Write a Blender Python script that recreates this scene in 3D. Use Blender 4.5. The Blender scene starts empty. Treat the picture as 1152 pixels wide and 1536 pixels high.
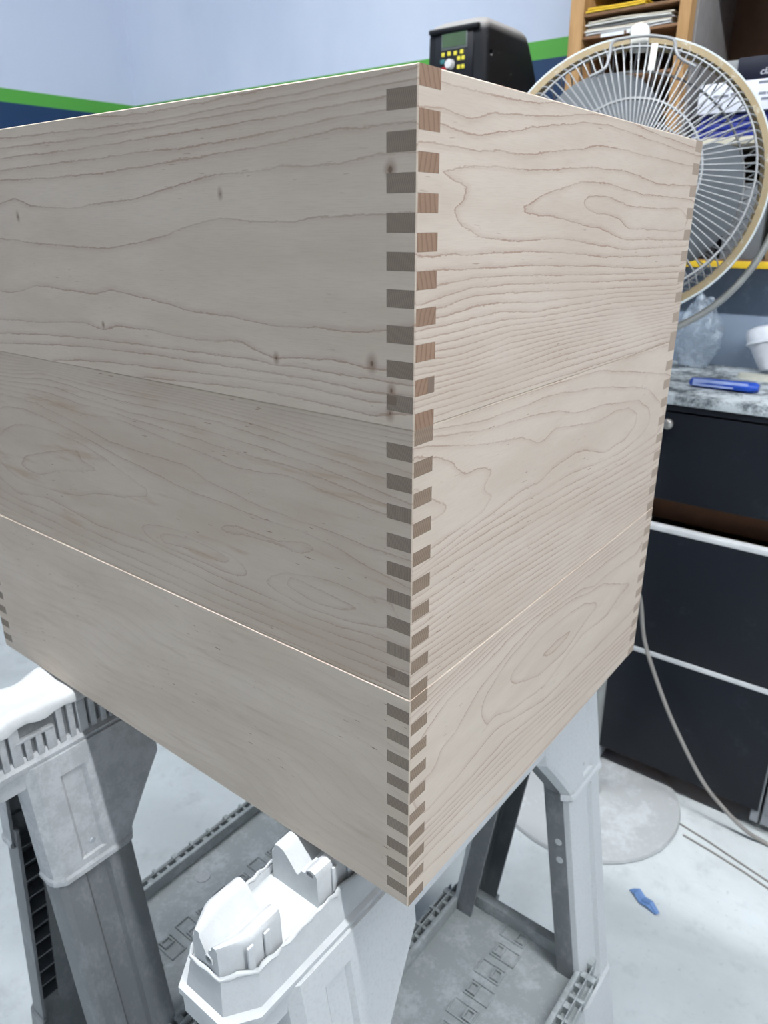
import bpy, bmesh, math, random
import numpy as np
from mathutils import Matrix, Vector

# ------------------------------------------------------------------ camera, light, exposure
scene = bpy.context.scene
C = scene.collection
FPX = 1109.6                                   # focal length in pixels of the 1152x1536 frame
cam_loc = Vector((0.23714, -0.33014, 1.22951))
yaw, pitch, roll = 2.23531, -0.36750, -0.00198
fw = Vector((math.cos(yaw) * math.cos(pitch), math.sin(yaw) * math.cos(pitch), math.sin(pitch)))
rt = Vector((math.sin(yaw), -math.cos(yaw), 0))
up = rt.cross(fw)
rt, up = rt * math.cos(roll) + up * math.sin(roll), -rt * math.sin(roll) + up * math.cos(roll)
cam = bpy.data.cameras.new('camera')
cam.sensor_fit = 'VERTICAL'
cam.sensor_height = 36.0
cam.lens = FPX / 1536 * 36.0
cam.clip_start = 0.01
cam.dof.use_dof = True
cam.dof.focus_distance = 0.50
cam.dof.aperture_fstop = 13.0
cam_ob = bpy.data.objects.new('camera', cam)
C.objects.link(cam_ob)
cam_ob.matrix_world = Matrix((
    (rt.x, up.x, -fw.x, cam_loc.x), (rt.y, up.y, -fw.y, cam_loc.y), (rt.z, up.z, -fw.z, cam_loc.z), (0, 0, 0, 1)))
scene.camera = cam_ob
vs = scene.view_settings
vs.view_transform = 'Standard'
vs.look = 'None'
vs.gamma = 1.0
vs.use_curve_mapping = False
vs.exposure = 0.0
world = bpy.data.worlds.new('world')
scene.world = world
world.use_nodes = True
world.node_tree.nodes['Background'].inputs[0].default_value = (0.80, 0.90, 1.0, 1)
world.node_tree.nodes['Background'].inputs[1].default_value = 0.0
LAMP = 133.0                                    # brightness of the ceiling strip lights
LAMP_COL = (0.955, 0.98, 1.0)
# the workshop's ceiling row plus one added fill lamp, all above the frame: (x centre, y, length along x)
STRIPS = [(-1.3, -0.04, 1.2), (-0.05, -0.04, 1.2), (1.2, -0.04, 1.2), (2.45, -0.04, 1.2), (3.7, -0.04, 1.2),
          (-1.7, -3.3, 1.2)]  # fill lamp added behind the camera to brighten the box fronts

random.seed(4)
rng = np.random.default_rng(4)

# ------------------------------------------------------------------ helpers
def srgb(r, g, b):
    return tuple(((c / 255) / 12.92 if c / 255 <= 0.04045 else ((c / 255 + 0.055) / 1.055) ** 2.4) for c in (r, g, b)) + (1.0,)

class NT:
    """small expression builder for shader nodes"""
    def __init__(self, name):
        self.mat = bpy.data.materials.new(name)
        self.mat.use_nodes = True
        self.t = self.mat.node_tree
        self.bsdf = self.t.nodes['Principled BSDF']
    def put(self, sock, v):
        if v is None:
            return
        if isinstance(v, bpy.types.NodeSocket):
            self.t.links.new(v, sock)
        else:
            sock.default_value = v
    def m(self, op, a, b=None, c=None, clamp=False):
        n = self.t.nodes.new('ShaderNodeMath')
        n.operation = op
        n.use_clamp = clamp
        for s, v in zip(n.inputs, (a, b, c)):
            self.put(s, v)
        return n.outputs[0]
    def mr(self, v, a, b, c=0.0, d=1.0, smooth=True):
        n = self.t.nodes.new('ShaderNodeMapRange')
        n.interpolation_type = 'SMOOTHSTEP' if smooth else 'LINEAR'
        for i, x in enumerate((v, a, b, c, d)):
            self.put(n.inputs[i], x)
        return n.outputs[0]
    def coord(self, kind='Object'):
        return self.t.nodes.new('ShaderNodeTexCoord').outputs[kind]
    def sep(self, v):
        n = self.t.nodes.new('ShaderNodeSeparateXYZ')
        self.put(n.inputs[0], v)
        return n.outputs
    def comb(self, x, y, z):
        n = self.t.nodes.new('ShaderNodeCombineXYZ')
        for s, v in zip(n.inputs, (x, y, z)):
            self.put(s, v)
        return n.outputs[0]
    def noise(self, vec, scale, detail=2.0, rough=0.5, dist=0.0):
        n = self.t.nodes.new('ShaderNodeTexNoise')
        self.put(n.inputs['Vector'], vec)
        n.inputs['Scale'].default_value = scale
        n.inputs['Detail'].default_value = detail
        n.inputs['Roughness'].default_value = rough
        n.inputs['Distortion'].default_value = dist
        return n.outputs[0]
    def map(self, vec, scale=(1, 1, 1), loc=(0, 0, 0)):
        n = self.t.nodes.new('ShaderNodeMapping')
        self.put(n.inputs[0], vec)
        n.inputs['Scale'].default_value = scale
        n.inputs['Location'].default_value = loc
        return n.outputs[0]
    def mix(self, f, a, b, blend='MIX'):
        n = self.t.nodes.new('ShaderNodeMix')
        n.data_type = 'RGBA'
        n.blend_type = blend
        n.clamp_factor = True
        self.put(n.inputs[0], f)
        self.put(n.inputs[6], a)
        self.put(n.inputs[7], b)
        return n.outputs[2]
    def attr(self, name):
        n = self.t.nodes.new('ShaderNodeAttribute')
        n.attribute_name = name
        return n.outputs['Fac']
    def rand(self):
        return self.t.nodes.new('ShaderNodeObjectInfo').outputs['Random']
    def bump(self, h, strength=0.3, dist=0.001):
        n = self.t.nodes.new('ShaderNodeBump')
        n.inputs['Strength'].default_value = strength
        n.inputs['Distance'].default_value = dist
        self.put(n.inputs['Height'], h)
        self.t.links.new(n.outputs[0], self.bsdf.inputs['Normal'])
    def done(self, col, rough=0.5, metal=0.0, spec=0.5):
        self.put(self.bsdf.inputs['Base Color'], col)
        self.put(self.bsdf.inputs['Roughness'], rough)
        self.bsdf.inputs['Metallic'].default_value = metal
        self.bsdf.inputs['Specular IOR Level'].default_value = spec
        return self.mat

def plain(name, col, rough=0.5, metal=0.0, var=0.08, scale=30.0, spec=0.4, bump=0.0):
    """one colour with slight mottling"""
    n = NT(name)
    f = n.noise(n.coord(), scale, 3, 0.6)
    dark = tuple(c * (1 - var) for c in col[:3]) + (1,)
    light = tuple(min(1, c * (1 + var)) for c in col[:3]) + (1,)
    if bump:
        n.bump(n.noise(n.coord(), scale * 6, 2), bump, 0.002)
    return n.done(n.mix(n.mr(f, 0.3, 0.7), dark, light), rough, metal, spec)

def dusty(name, col, dust, amount=0.5, rough=0.7, scale=25.0, streak=(1, 1, 1), topdust=0.0, bump=0.0):
    """a base colour under patches of settled dust or overspray"""
    n = NT(name)
    v = n.map(n.coord(), streak)
    a = n.noise(v, scale, 5, 0.65)
    b = n.noise(v, scale * 7, 3, 0.7)
    f = n.m('ADD', n.m('MULTIPLY', a, 0.7), n.m('MULTIPLY', b, 0.3))
    f = n.mr(f, 0.62 - 0.3 * amount, 0.80 - 0.3 * amount)
    if topdust:
        g = n.t.nodes.new('ShaderNodeNewGeometry')
        nz = n.sep(g.outputs['Normal'])[2]
        f = n.m('MAXIMUM', f, n.m('MULTIPLY', n.mr(nz, 0.12, 0.7), topdust))
    if bump:
        n.bump(b, bump, 0.001)
    return n.done(n.mix(f, col, dust), rough, 0, 0.3)

def link(o, parent=None):
    C.objects.link(o)
    if parent is not None:
        o.parent = parent
    return o

def obj(name, bm, mats, parent=None, smooth=None):
    """bmesh -> one mesh object"""
    bmesh.ops.recalc_face_normals(bm, faces=bm.faces)
    me = bpy.data.meshes.new(name)
    bm.to_mesh(me)
    bm.free()
    for m in (mats if isinstance(mats, (list, tuple)) else [mats]):
        me.materials.append(m)
    if smooth is not None:
        me.polygons.foreach_set('use_smooth', [True] * len(me.polygons))
        me.set_sharp_from_angle(angle=math.radians(smooth))
    return link(bpy.data.objects.new(name, me), parent)

def tag(o, label, cat=None, group=None, kind=None):
    o['label'] = label
    if cat:
        o['category'] = cat
    if group:
        o['group'] = group
    if kind:
        o['kind'] = kind
    return o

def thing(name, label, cat, loc=(0, 0, 0), group=None):
    o = bpy.data.objects.new(name, None)
    o.empty_display_size = 0.05
    C.objects.link(o)
    o.location = loc
    return tag(o, label, cat, group)

def struct(o):
    o['kind'] = 'structure'
    return o

def bx(bm, x0, x1, y0, y1, z0, z1, bev=0.0, mat=0):
    vs_ = [bm.verts.new(p) for p in ((x0, y0, z0), (x1, y0, z0), (x1, y1, z0), (x0, y1, z0),
                                     (x0, y0, z1), (x1, y0, z1), (x1, y1, z1), (x0, y1, z1))]
    fs = [bm.faces.new([vs_[i] for i in q]) for q in
          ((0, 3, 2, 1), (4, 5, 6, 7), (0, 1, 5, 4), (1, 2, 6, 5), (2, 3, 7, 6), (3, 0, 4, 7))]
    for f in fs:
        f.material_index = mat
    if bev:
        es = list({e for f in fs for e in f.edges})
        r = bmesh.ops.bevel(bm, geom=es, offset=bev, segments=2, affect='EDGES', profile=0.5)
        for f in r['faces']:
            f.material_index = mat
    return vs_

def box(name, m, parent, x0, x1, y0, y1, z0, z1, bev=0.0, smooth=None):
    bm = bmesh.new()
    bx(bm, x0, x1, y0, y1, z0, z1, bev)
    return obj(name, bm, m, parent, 40 if bev else smooth)

def loft(bm, rings, closed=True, cap=True, mat=0):
    """rings of equal vertex count joined by quads"""
    vr = [[bm.verts.new(p) for p in r] for r in rings]
    n = len(rings[0])
    for a, b in zip(vr, vr[1:]):
        for i in range(n if closed else n - 1):
            j = (i + 1) % n
            f = bm.faces.new((a[i], a[j], b[j], b[i]))
            f.material_index = mat
    if cap:
        bm.faces.new(vr[0][::-1])
        bm.faces.new(vr[-1])
    return vr

def tube(bm, pts, r, n=8, cap=True, closed=False):
    """round tube along points; r is a number or one per point"""
    pts = [Vector(p) for p in pts]
    k = len(pts)
    rs = r if isinstance(r, (list, tuple)) else [r] * k
    rings = []
    last = None
    for i, p in enumerate(pts):
        a = pts[(i - 1) % k] if (closed or i > 0) else p
        b = pts[(i + 1) % k] if (closed or i < k - 1) else p
        d = (b - a).normalized()
        if last is None:
            h = Vector((0, 0, 1)) if abs(d.z) < 0.9 else Vector((1, 0, 0))
            u = d.cross(h).normalized()
        else:
            u = (last - d * last.dot(d)).normalized()
        last = u
        v = d.cross(u)
        rings.append([p + (u * math.cos(t) + v * math.sin(t)) * rs[i] for t in [2 * math.pi * q / n for q in range(n)]])
    if closed:
        rings.append(rings[0])
        vr = [[bm.verts.new(p) for p in g] for g in rings[:-1]]
        vr.append(vr[0])
        for a, b in zip(vr, vr[1:]):
            for i in range(n):
                j = (i + 1) % n
                bm.faces.new((a[i], a[j], b[j], b[i]))
    else:
        loft(bm, rings, True, cap)

def lathe(bm, prof, n=32):
    """profile of (r, z) turned about z"""
    rings = []
    for r, z in prof:
        rings.append([(r * math.cos(2 * math.pi * i / n), r * math.sin(2 * math.pi * i / n), z) for i in range(n)])
    loft(bm, rings, True, True)

def cut(o, bm):
    """cut a real hole: bm is the cutter in the object's own coordinates"""
    c = obj('cutter', bm, o.data.materials[0], o.parent)
    c.matrix_local = o.matrix_local
    md = o.modifiers.new('cut', 'BOOLEAN')
    md.operation = 'DIFFERENCE'
    md.solver = 'EXACT'
    md.object = c
    bpy.context.view_layer.update()
    me = bpy.data.meshes.new_from_object(o.evaluated_get(bpy.context.evaluated_depsgraph_get()))
    o.modifiers.clear()
    old = o.data
    o.data = me
    me.name = o.name
    bpy.data.meshes.remove(old)
    bpy.data.objects.remove(c)

def catmull(pts, step=6):
    pts = [Vector(p) for p in pts]
    P = [pts[0]] + pts + [pts[-1]]
    out = []
    for i in range(1, len(P) - 2):
        for k in range(step):
            t = k / step
            a, b, c, d = P[i - 1], P[i], P[i + 1], P[i + 2]
            out.append(0.5 * ((2 * b) + (c - a) * t + (2 * a - 5 * b + 4 * c - d) * t * t + (3 * b - a - 3 * c + d) * t ** 3))
    out.append(pts[-1])
    return out

def text_mesh(name, s, size, m, parent, mat4, shear=0.0, extrude=0.0002):
    cu = bpy.data.curves.new(name, 'FONT')
    cu.body = s
    cu.size = size
    cu.shear = shear
    cu.extrude = extrude
    tmp = bpy.data.objects.new(name + '_tmp', cu)
    C.objects.link(tmp)
    dg = bpy.context.evaluated_depsgraph_get()
    me = bpy.data.meshes.new_from_object(tmp.evaluated_get(dg))
    bpy.data.objects.remove(tmp)
    me.name = name
    me.materials.clear()
    me.materials.append(m)
    o = link(bpy.data.objects.new(name, me), parent)
    o.matrix_local = mat4
    return o

# ------------------------------------------------------------------ the room
XL, XR, YB, YF, ZC = -2.69, 6.5, 1.75, -6.0, 3.0
def wall_material():
    n = NT('painted_wall')
    co = n.coord()
    z = n.sep(co)[2]
    smudge = n.noise(n.map(co, (1, 1, 0.6)), 2.2, 4, 0.55)
    white = n.mix(n.mr(smudge, 0.35, 0.75), srgb(204, 214, 232), srgb(190, 202, 222))
    green = srgb(88, 168, 70)
    navy = srgb(34, 62, 98)
    g = n.mr(z, 1.6960, 1.6975, smooth=False)
    b = n.mr(z, 1.6515, 1.6530, smooth=False)
    col = n.mix(g, n.mix(b, navy, green), white)
    return n.done(col, 0.55, 0, 0.35)
WALL = wall_material()
def floor_material():
    n = NT('dusty_concrete')
    co = n.coord()
    a = n.noise(co, 3.0, 6, 0.6, 0.4)
    b = n.noise(co, 14.0, 5, 0.65)
    c = n.noise(co, 90.0, 3, 0.6)
    col = n.mix(n.mr(a, 0.35, 0.68), srgb(200, 206, 207), srgb(220, 226, 228))
    col = n.mix(n.m('MULTIPLY', n.mr(b, 0.52, 0.72), 0.45), col, srgb(176, 182, 184))
    col = n.mix(n.m('MULTIPLY', n.mr(c, 0.62, 0.74), 0.35), col, srgb(160, 166, 168))
    n.bump(c, 0.15, 0.001)
    return n.done(col, 0.8, 0, 0.25)
FLOOR = floor_material()
CEIL = plain('ceiling_paint', srgb(200, 203, 206), 0.8)
TH = 0.1
struct(box('floor', FLOOR, None, XL - TH, XR + TH, YF - TH, YB + TH, -TH, 0))
struct(box('ceiling', CEIL, None, XL - TH, XR + TH, YF - TH, YB + TH, ZC, ZC + TH))
struct(box('wall_back', WALL, None, XL - TH, XR + TH, YB, YB + TH, 0, ZC))
struct(box('wall_left', WALL, None, XL - TH, XL, YF, YB, 0, ZC))
struct(box('wall_right', WALL, None, XR, XR + TH, YF, YB, 0, ZC))
struct(box('wall_front', WALL, None, XL - TH, XR + TH, YF - TH, YF, 0, ZC))

# ceiling strip lights: the room's row and the added fill lamp
def lamp_mat():
    n = NT('lamp_diffuser')
    n.bsdf.inputs['Emission Color'].default_value = LAMP_COL + (1,)
    n.bsdf.inputs['Emission Strength'].default_value = LAMP
    return n.done((0.9, 0.9, 0.9, 1), 0.5)
DIFF = lamp_mat()
HOUSING = plain('lamp_housing', srgb(230, 230, 230), 0.4)
for i, (x, y, l) in enumerate(STRIPS):
    t = thing('strip_light_%d_offscreen' % (i + 1), 'slim white ceiling strip light with glowing diffuser', 'ceiling light', (x, y, ZC), 'ceiling strip lights')
    box('housing', HOUSING, t, -l / 2 - 0.02, l / 2 + 0.02, -0.04, 0.04, -0.05, 0.0, 0.004)
    box('diffuser_%d_offscreen' % (i + 1), DIFF, t, -l / 2, l / 2, -0.03, 0.03, -0.062, -0.05)

# ------------------------------------------------------------------ the maple boxes
BH, BW, BL, BT = 0.181, 0.4533, 0.6018, 0.0195       # height, depth (along y), length (along -x), board thickness
BASE = 0.76                                          # top of the sawhorses
NF = 19                                              # fingers on each corner
# traced annual rings of the boards in view: (ring number, points (distance along the board, height) in mm)
GRAIN = {
 'TR': [
  (0, [(201,124),(209,128),(237,129),(285,123),(351,122),(413,123),(439,115),(447,107),(414,103),(351,105),(291,106),(269,114),(245,116),(216,118),(204,121)]),
  (-0.5, [(239,123),(317,115),(395,113)]),
  (1, [(112,118),(144,128),(199,137),(250,137),(311,132),(374,132),(443,131)]),
  (1, [(118,115),(154,114),(187,111),(210,108),(233,107),(282,98),(354,97),(440,96)]),
  (0.6, [(153,121),(184,124)]),
  (1.5, [(75,122),(67,113),(80,130)]),
  (2, [(442,143),(344,141),(278,147),(214,147),(164,143),(118,140),(79,140),(51,139),(22,135),(28,133),(39,130),(49,128),(42,119),(34,116),(44,108),(65,102),(106,99),(161,100),(190,99),(227,95),(295,90),(384,90),(435,90)]),
  (2.5, [(12,118),(12,106)]),
  (3, [(1,147),(25,147),(53,147),(85,148),(113,148),(147,152),(194,157),(219,161),(273,161),(330,160),(434,159)]),
  (3, [(2,93),(28,93),(69,93),(117,93),(174,91),(248,86),(327,84),(438,83)]),
  (4, [(4,157),(21,157),(37,154),(64,155),(108,162),(159,169),(190,173),(234,175),(297,173),(358,171),(437,169)]),
  (4, [(2,85),(28,86),(70,85),(137,84),(221,80),(330,74),(435,72)]),
  (5, [(1,162),(19,164),(47,161),(74,167),(107,169),(144,172),(206,179),(257,181),(324,177),(434,174)]),
  (5, [(3,76),(29,78),(70,80),(119,78),(222,74),(430,67)]),
  (6, [(3,175),(20,175),(48,175),(84,175),(122,177),(165,181)]),
  (6, [(3,68),(29,72),(56,74),(103,74),(223,69),(432,61)]),
  (7, [(4,65),(29,66),(57,70),(121,68),(250,62),(427,55)]),
  (9, [(3,55),(43,56),(88,58),(141,54),(181,54),(278,54),(430,47)]),
  (13, [(1,39),(44,37),(107,41),(231,38),(429,32)]),
  (17, [(0,24),(76,24),(187,27),(426,22)]),
  (22, [(1,5),(77,4),(191,3),(427,1)]),
 ],
 'TL': [
  (1, [(440,99),(368,95),(280,93),(229,99),(179,109),(151,113),(123,111),(91,110),(68,113),(20,114),(1,114)]),
  (2, [(429,126),(403,130),(381,124),(317,121),(287,124),(237,126),(191,133),(154,138),(120,138),(95,140),(48,139),(20,143),(2,142)]),
  (3, [(422,144),(347,143),(263,144),(188,148),(113,151),(55,156),(2,156)]),
  (4, [(419,151),(308,153),(239,154),(187,154),(112,157),(55,161),(2,163)]),
  (5, [(416,160),(306,160),(186,163),(82,166),(2,169)]),
  (6, [(414,167),(281,167),(143,170),(2,174)]),
  (7, [(411,174),(215,171),(81,175),(2,179)]),
  (1, [(457,55),(430,55),(390,63),(345,61),(303,60),(282,64),(237,60),(187,54),(142,53),(108,50),(74,52),(31,52),(0,58)]),
  (2, [(466,30),(400,32),(330,37),(299,33),(284,37),(241,38),(190,35),(140,38),(107,28),(93,32),(59,34),(31,32),(15,32),(0,36)]),
  (3, [(471,17),(373,23),(301,25),(221,26),(142,27),(91,27),(45,26),(0,26)]),
  (4, [(475,8),(346,17),(244,20),(142,20),(75,20),(31,18),(0,20)]),
  (5, [(295,8),(162,13),(91,15),(31,13),(0,15)]),
  (6, [(248,2),(126,8),(31,5),(-1,10)]),
  (0.3, [(416,77),(279,78),(119,83),(31,84)]),
 ],
 'ML': [
  (3, [(494,139),(425,138),(365,130),(311,121),(260,120),(213,120),(189,112),(133,105),(80,103),(32,100),(-1,100)]),
  (4, [(306,144),(233,137),(190,133),(150,129),(102,134),(63,129),(0,124)]),
  (6, [(358,155),(278,151),(208,152),(129,149),(62,144),(0,136)]),
  (9, [(414,171),(300,169),(206,170),(128,168),(61,164),(0,163)]),
  (13, [(479,178),(249,178),(92,178),(1,178)]),
  (0, [(476,70),(465,81),(405,97),(366,104),(363,95),(340,92),(359,86),(405,78),(442,66),(463,66)]),
  (-0.4, [(409,86)]),
  (0, [(258,49),(247,55),(214,59),(174,57),(165,55),(180,48),(215,49),(252,45)]),
  (-0.3, [(210,53)]),
  (1, [(349,68),(305,74),(270,82),(269,89),(300,97),(313,101)]),
  (0, [(107,58),(82,57),(42,53),(59,48),(83,45),(111,51)]),
  (-0.3, [(79,52)]),
  (2, [(495,36),(435,44),(396,41),(354,36),(276,39),(208,36),(173,34),(124,34),(83,32),(33,37),(3,38)]),
  (4, [(396,18),(183,16),(66,19),(3,21)]),
  (6, [(547,2),(339,0),(185,2),(67,4),(2,4)]),
  (1, [(208,70),(160,76),(117,80),(95,78),(82,86),(87,89)]),
  (1.5, [(174,93),(326,58),(64,76),(138,52),(269,71),(33,75)]),
  (1, [(33,62),(30,67),(15,68)]),
 ],
 'MR': [
  (1, [(11,169),(32,165),(67,158),(107,151),(132,149),(156,139),(172,139),(188,144),(231,138),(272,133),(310,135),(341,132),(367,121),(364,110),(338,101),(292,100),(251,112),(226,115),(190,112),(165,106),(134,107),(98,102),(56,99),(3,92)]),
  (0.5, [(178,129),(276,120),(132,123)]),
  (0, [(3,165),(24,160),(41,152),(56,141),(72,141),(93,135),(85,129),(81,123),(93,115),(81,107),(50,104),(21,102)]),
  (-1, [(4,146),(22,133),(36,126),(36,122),(21,121),(5,122)]),
  (2, [(1,176),(37,171),(82,165),(141,162),(190,157),(223,149),(279,146),(366,134),(397,121)]),
  (3, [(19,178),(81,171),(171,172),(265,163),(354,149),(390,141),(439,116)]),
  (4, [(37,180),(131,180),(261,178),(384,158),(442,148)]),
  (5, [(212,182),(441,178)]),
  (3, [(3,87),(73,90),(144,90),(232,88),(344,83),(439,87)]),
  (5, [(4,73),(108,76),(235,74),(439,68)]),
  (9, [(1,51),(110,53),(240,47),(435,36)]),
  (14, [(2,29),(113,25),(246,19),(437,10)]),
  (18, [(2,6),(116,2),(442,-3)]),
 ],
 'BR': [
  (0, [(196,118),(222,119),(257,116),(246,112),(213,111)]),
  (-0.2, [(226,115)]),
  (1, [(140,128),(159,133),(198,139),(241,138),(283,133),(311,123),(316,116),(294,112),(249,98),(194,100),(160,111)]),
  (2, [(95,123),(101,131),(131,145),(185,155),(250,151),(287,143),(327,137),(367,121),(410,104),(387,104),(346,92),(285,98),(207,81),(142,91),(120,102),(104,99),(96,114)]),
  (3, [(0,105),(30,106),(40,119),(57,122),(90,142),(143,154),(195,159),(273,153),(300,144),(339,144),(415,138),(437,147)]),
  (3, [(21,74),(67,78),(120,87),(210,65),(293,64),(424,62)]),
  (2.5, [(55,107),(77,105)]),
  (4, [(1,64),(28,63),(80,62),(140,66),(235,52),(447,41)]),
  (4.5, [(6,151),(44,162),(88,164),(141,170),(214,166),(334,164),(441,158)]),
  (7, [(4,168),(44,171),(119,178),(268,174),(444,173)]),
  (9, [(2,177),(117,190),(265,186),(449,181)]),
  (8, [(0,42),(134,37),(447,16)]),
  (10, [(-1,20),(138,5),(452,-1)]),
 ],
}


def ring_field(key):
    """smooth field whose whole numbers are the annual ring lines"""
    P, V = [], []
    for v, pts in GRAIN[key]:
        pts = [np.array(p, float) for p in pts]
        if len(pts) == 1:
            P.append(pts[0]); V.append(v)
        for a, b in zip(pts, pts[1:]):
            k = max(1, int(np.hypot((b[0] - a[0]) / 3, b[1] - a[1]) / 4))
            for i in range(k):
                P.append(a + (b - a) * i / k); V.append(v)
        if len(pts) > 1:
            P.append(pts[-1]); V.append(v)
    P = np.array(P) / np.array([3.0, 1.0]) / 60.0
    V = np.array(V, float)
    def phi(A, B):
        r2 = ((A[:, None, :] - B[None, :, :]) ** 2).sum(2)
        return np.sqrt(r2 + 0.0004)
    n = len(P)
    K = np.zeros((n + 3, n + 3))
    K[:n, :n] = -phi(P, P) + np.eye(n) * 0.012
    K[:n, n] = 1; K[:n, n + 1:] = P
    K[n, :n] = 1; K[n + 1:, :n] = P.T
    w = np.linalg.solve(K, np.r_[V, 0, 0, 0])
    def f(s, z):
        Q = np.stack([s * 1000 / 3.0, z * 1000], 1) / 60.0
        return -phi(Q, P) @ w[:n] + w[n] + Q @ w[n + 1:]
    return f

def straight_field(n, wob, seed):
    ph = np.random.default_rng(seed).uniform(0, 6.28, 6)
    def f(s, z):
        return n * z / BH + wob * (np.sin(s * 9 + ph[0] + z * 11) + 0.6 * np.sin(s * 21 + ph[1] + z * 23) + 0.4 * np.sin(s * 40 + z * 60 + ph[2]))
    return f

def maple(name, axis, base, dark, line, seed, width=0.0006, flecks=0.5, knots=(), streak=0.0, warm=None):
    """planed maple: long grain with thin ring lines read from the ring field"""
    n = NT(name)
    x, y, z = n.sep(n.coord())
    s = n.m('MULTIPLY', x, -1.0) if axis == 'x' else y
    sz = n.comb(s, z, seed)
    ring, grad = n.attr('ring'), n.attr('grad')
    jag = n.noise(n.map(sz, (260, 700, 1)), 1.0, 3, 0.6)
    jag2 = n.noise(n.map(sz, (45, 160, 1)), 1.0, 2, 0.5)
    sh = n.m('ADD', n.m('MULTIPLY', n.m('SUBTRACT', jag, 0.5), 0.0022), n.m('MULTIPLY', n.m('SUBTRACT', jag2, 0.5), 0.0030))
    r = n.m('ADD', ring, n.m('MULTIPLY', sh, n.m('MINIMUM', grad, 140.0)))
    fr = n.m('SUBTRACT', r, n.m('ROUND', r))
    d = n.m('DIVIDE', fr, grad)                      # signed distance from the ring line in metres
    core = n.mr(n.m('ABSOLUTE', d), width * 0.3, width * 1.3, 1.0, 0.0)
    soft = n.mr(n.m('MULTIPLY', d, -1.0), 0.0, width * 7.0, 0.36, 0.0)
    soft = n.m('MULTIPLY', soft, n.m('LESS_THAN', d, 0.0))
    st = n.mr(n.noise(n.map(sz, (14, 40, 1), (3, 1, 0)), 1.0, 2), 0.30, 0.65, 0.40, 1.0)
    st = n.m('MULTIPLY', st, n.mr(grad, 90.0, 420.0, 1.0, 0.42))
    lines = n.m('MULTIPLY', n.m('MULTIPLY', n.m('MAXIMUM', core, soft), st), line, clamp=True)
    grain = n.noise(n.map(sz, (60, 1500, 1)), 1.0, 3, 0.6)
    tone = n.noise(n.map(sz, (7, 28, 1), (5, 2, 0)), 1.0, 3, 0.55)
    col = n.mix(n.mr(tone, 0.33, 0.68), base, dark)
    if warm is not None:
        ws = n.noise(n.map(sz, (9, 75, 1), (1, 9, 0)), 1.0, 3, 0.6)
        col = n.mix(n.m('MULTIPLY', n.mr(ws, 0.56, 0.74), streak), col, warm)
    col = n.mix(n.m('MULTIPLY', n.mr(grain, 0.40, 0.75), 0.20), col, srgb(176, 157, 140))
    lc = srgb(160, 126, 106)
    col = n.mix(lines, col, lc)
    fl = n.noise(n.map(sz, (75, 620, 1), (7, 3, 2)), 1.0, 1, 0.5)
    gate = n.noise(n.map(sz, (11, 17, 1), (2, 8, 1)), 1.0, 1, 0.5)
    fl = n.m('MULTIPLY', n.mr(fl, 0.69, 0.76), n.mr(gate, 0.52, 0.62))
    col = n.mix(n.m('MULTIPLY', fl, flecks), col, srgb(140, 110, 90))
    for ks, kz, kr in knots:
        dx = n.m('DIVIDE', n.m('SUBTRACT', s, ks), kr * 0.8)
        dz = n.m('DIVIDE', n.m('SUBTRACT', z, kz), kr * 1.15)
        q = n.m('ADD', n.m('SQRT', n.m('ADD', n.m('MULTIPLY', dx, dx), n.m('MULTIPLY', dz, dz))), n.m('MULTIPLY', n.m('SUBTRACT', jag2, 0.5), 0.8))
        col = n.mix(n.mr(q, 0.3, 1.7, 0.62, 0.0), col, srgb(140, 108, 86))
        col = n.mix(n.mr(q, 0.10, 0.45, 0.75, 0.0), col, srgb(96, 74, 60))
    n.bump(grain, 0.05, 0.0004)
    return n.done(col, 0.52, 0, 0.35)

def endgrain(name, axis, cols, freq, tiltamt):
    """sawn ends of the fingers: darker, crossed by thin ring lines"""
    n = NT(name)
    x, y, z = n.sep(n.coord())
    h = x if axis == 'x' else y
    rnd = n.rand()
    tilt = n.m('MULTIPLY', n.m('SUBTRACT', rnd, 0.5), tiltamt)
    wob = n.noise(n.map(n.coord(), (90, 90, 90)), 1.0, 2)
    v = n.m('ADD', n.m('ADD', h, n.m('MULTIPLY', z, tilt)), n.m('MULTIPLY', wob, 0.0022))
    v = n.m('MULTIPLY', v, freq)
    fr = n.m('FRACT', v)
    ln = n.mr(fr, 0.55, 0.92)
    fine = n.noise(n.map(n.coord(), (1800, 1800, 900)), 1.0, 2, 0.6)
    rv = n.noise(n.comb(n.m('MULTIPLY', rnd, 37.0), 0.0, 0.0), 1.0, 0)
    col = n.mix(n.mr(rv, 0.3, 0.7), cols[0], cols[1])
    col = n.mix(n.m('MULTIPLY', ln, 0.60), col, cols[2])
    col = n.mix(n.m('MULTIPLY', n.mr(fine, 0.45, 0.8), 0.3), col, cols[2])
    return n.done(col, 0.6, 0, 0.3)

END_L = endgrain('end_grain_fine', 'x', (srgb(152, 137, 122), srgb(145, 128, 113), srgb(112, 98, 86)), 820.0, 0.8)
END_R = endgrain('end_grain_broad', 'y', (srgb(160, 130, 108), srgb(150, 122, 102), srgb(120, 94, 76)), 230.0, 1.1)
END_R2 = endgrain('end_grain_broad_fine', 'y', (srgb(150, 130, 112), srgb(142, 122, 104), srgb(112, 94, 80)), 480.0, 1.0)
END_FAR = endgrain('end_grain_pale', 'y', (srgb(178, 160, 143), srgb(170, 152, 135), srgb(150, 132, 116)), 480.0, 1.0)
PLUG = plain('plug_wood', srgb(130, 112, 98), 0.6)

def pt(side, s, d, z):
    """board coordinates (along, depth into the board, height) to box coordinates"""
    if side == 'front':
        return (-s, d, z)
    if side == 'right':
        return (-d, s, z)
    if side == 'back':
        return (-s, BW - d, z)
    return (-BL + d, s, z)

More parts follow.
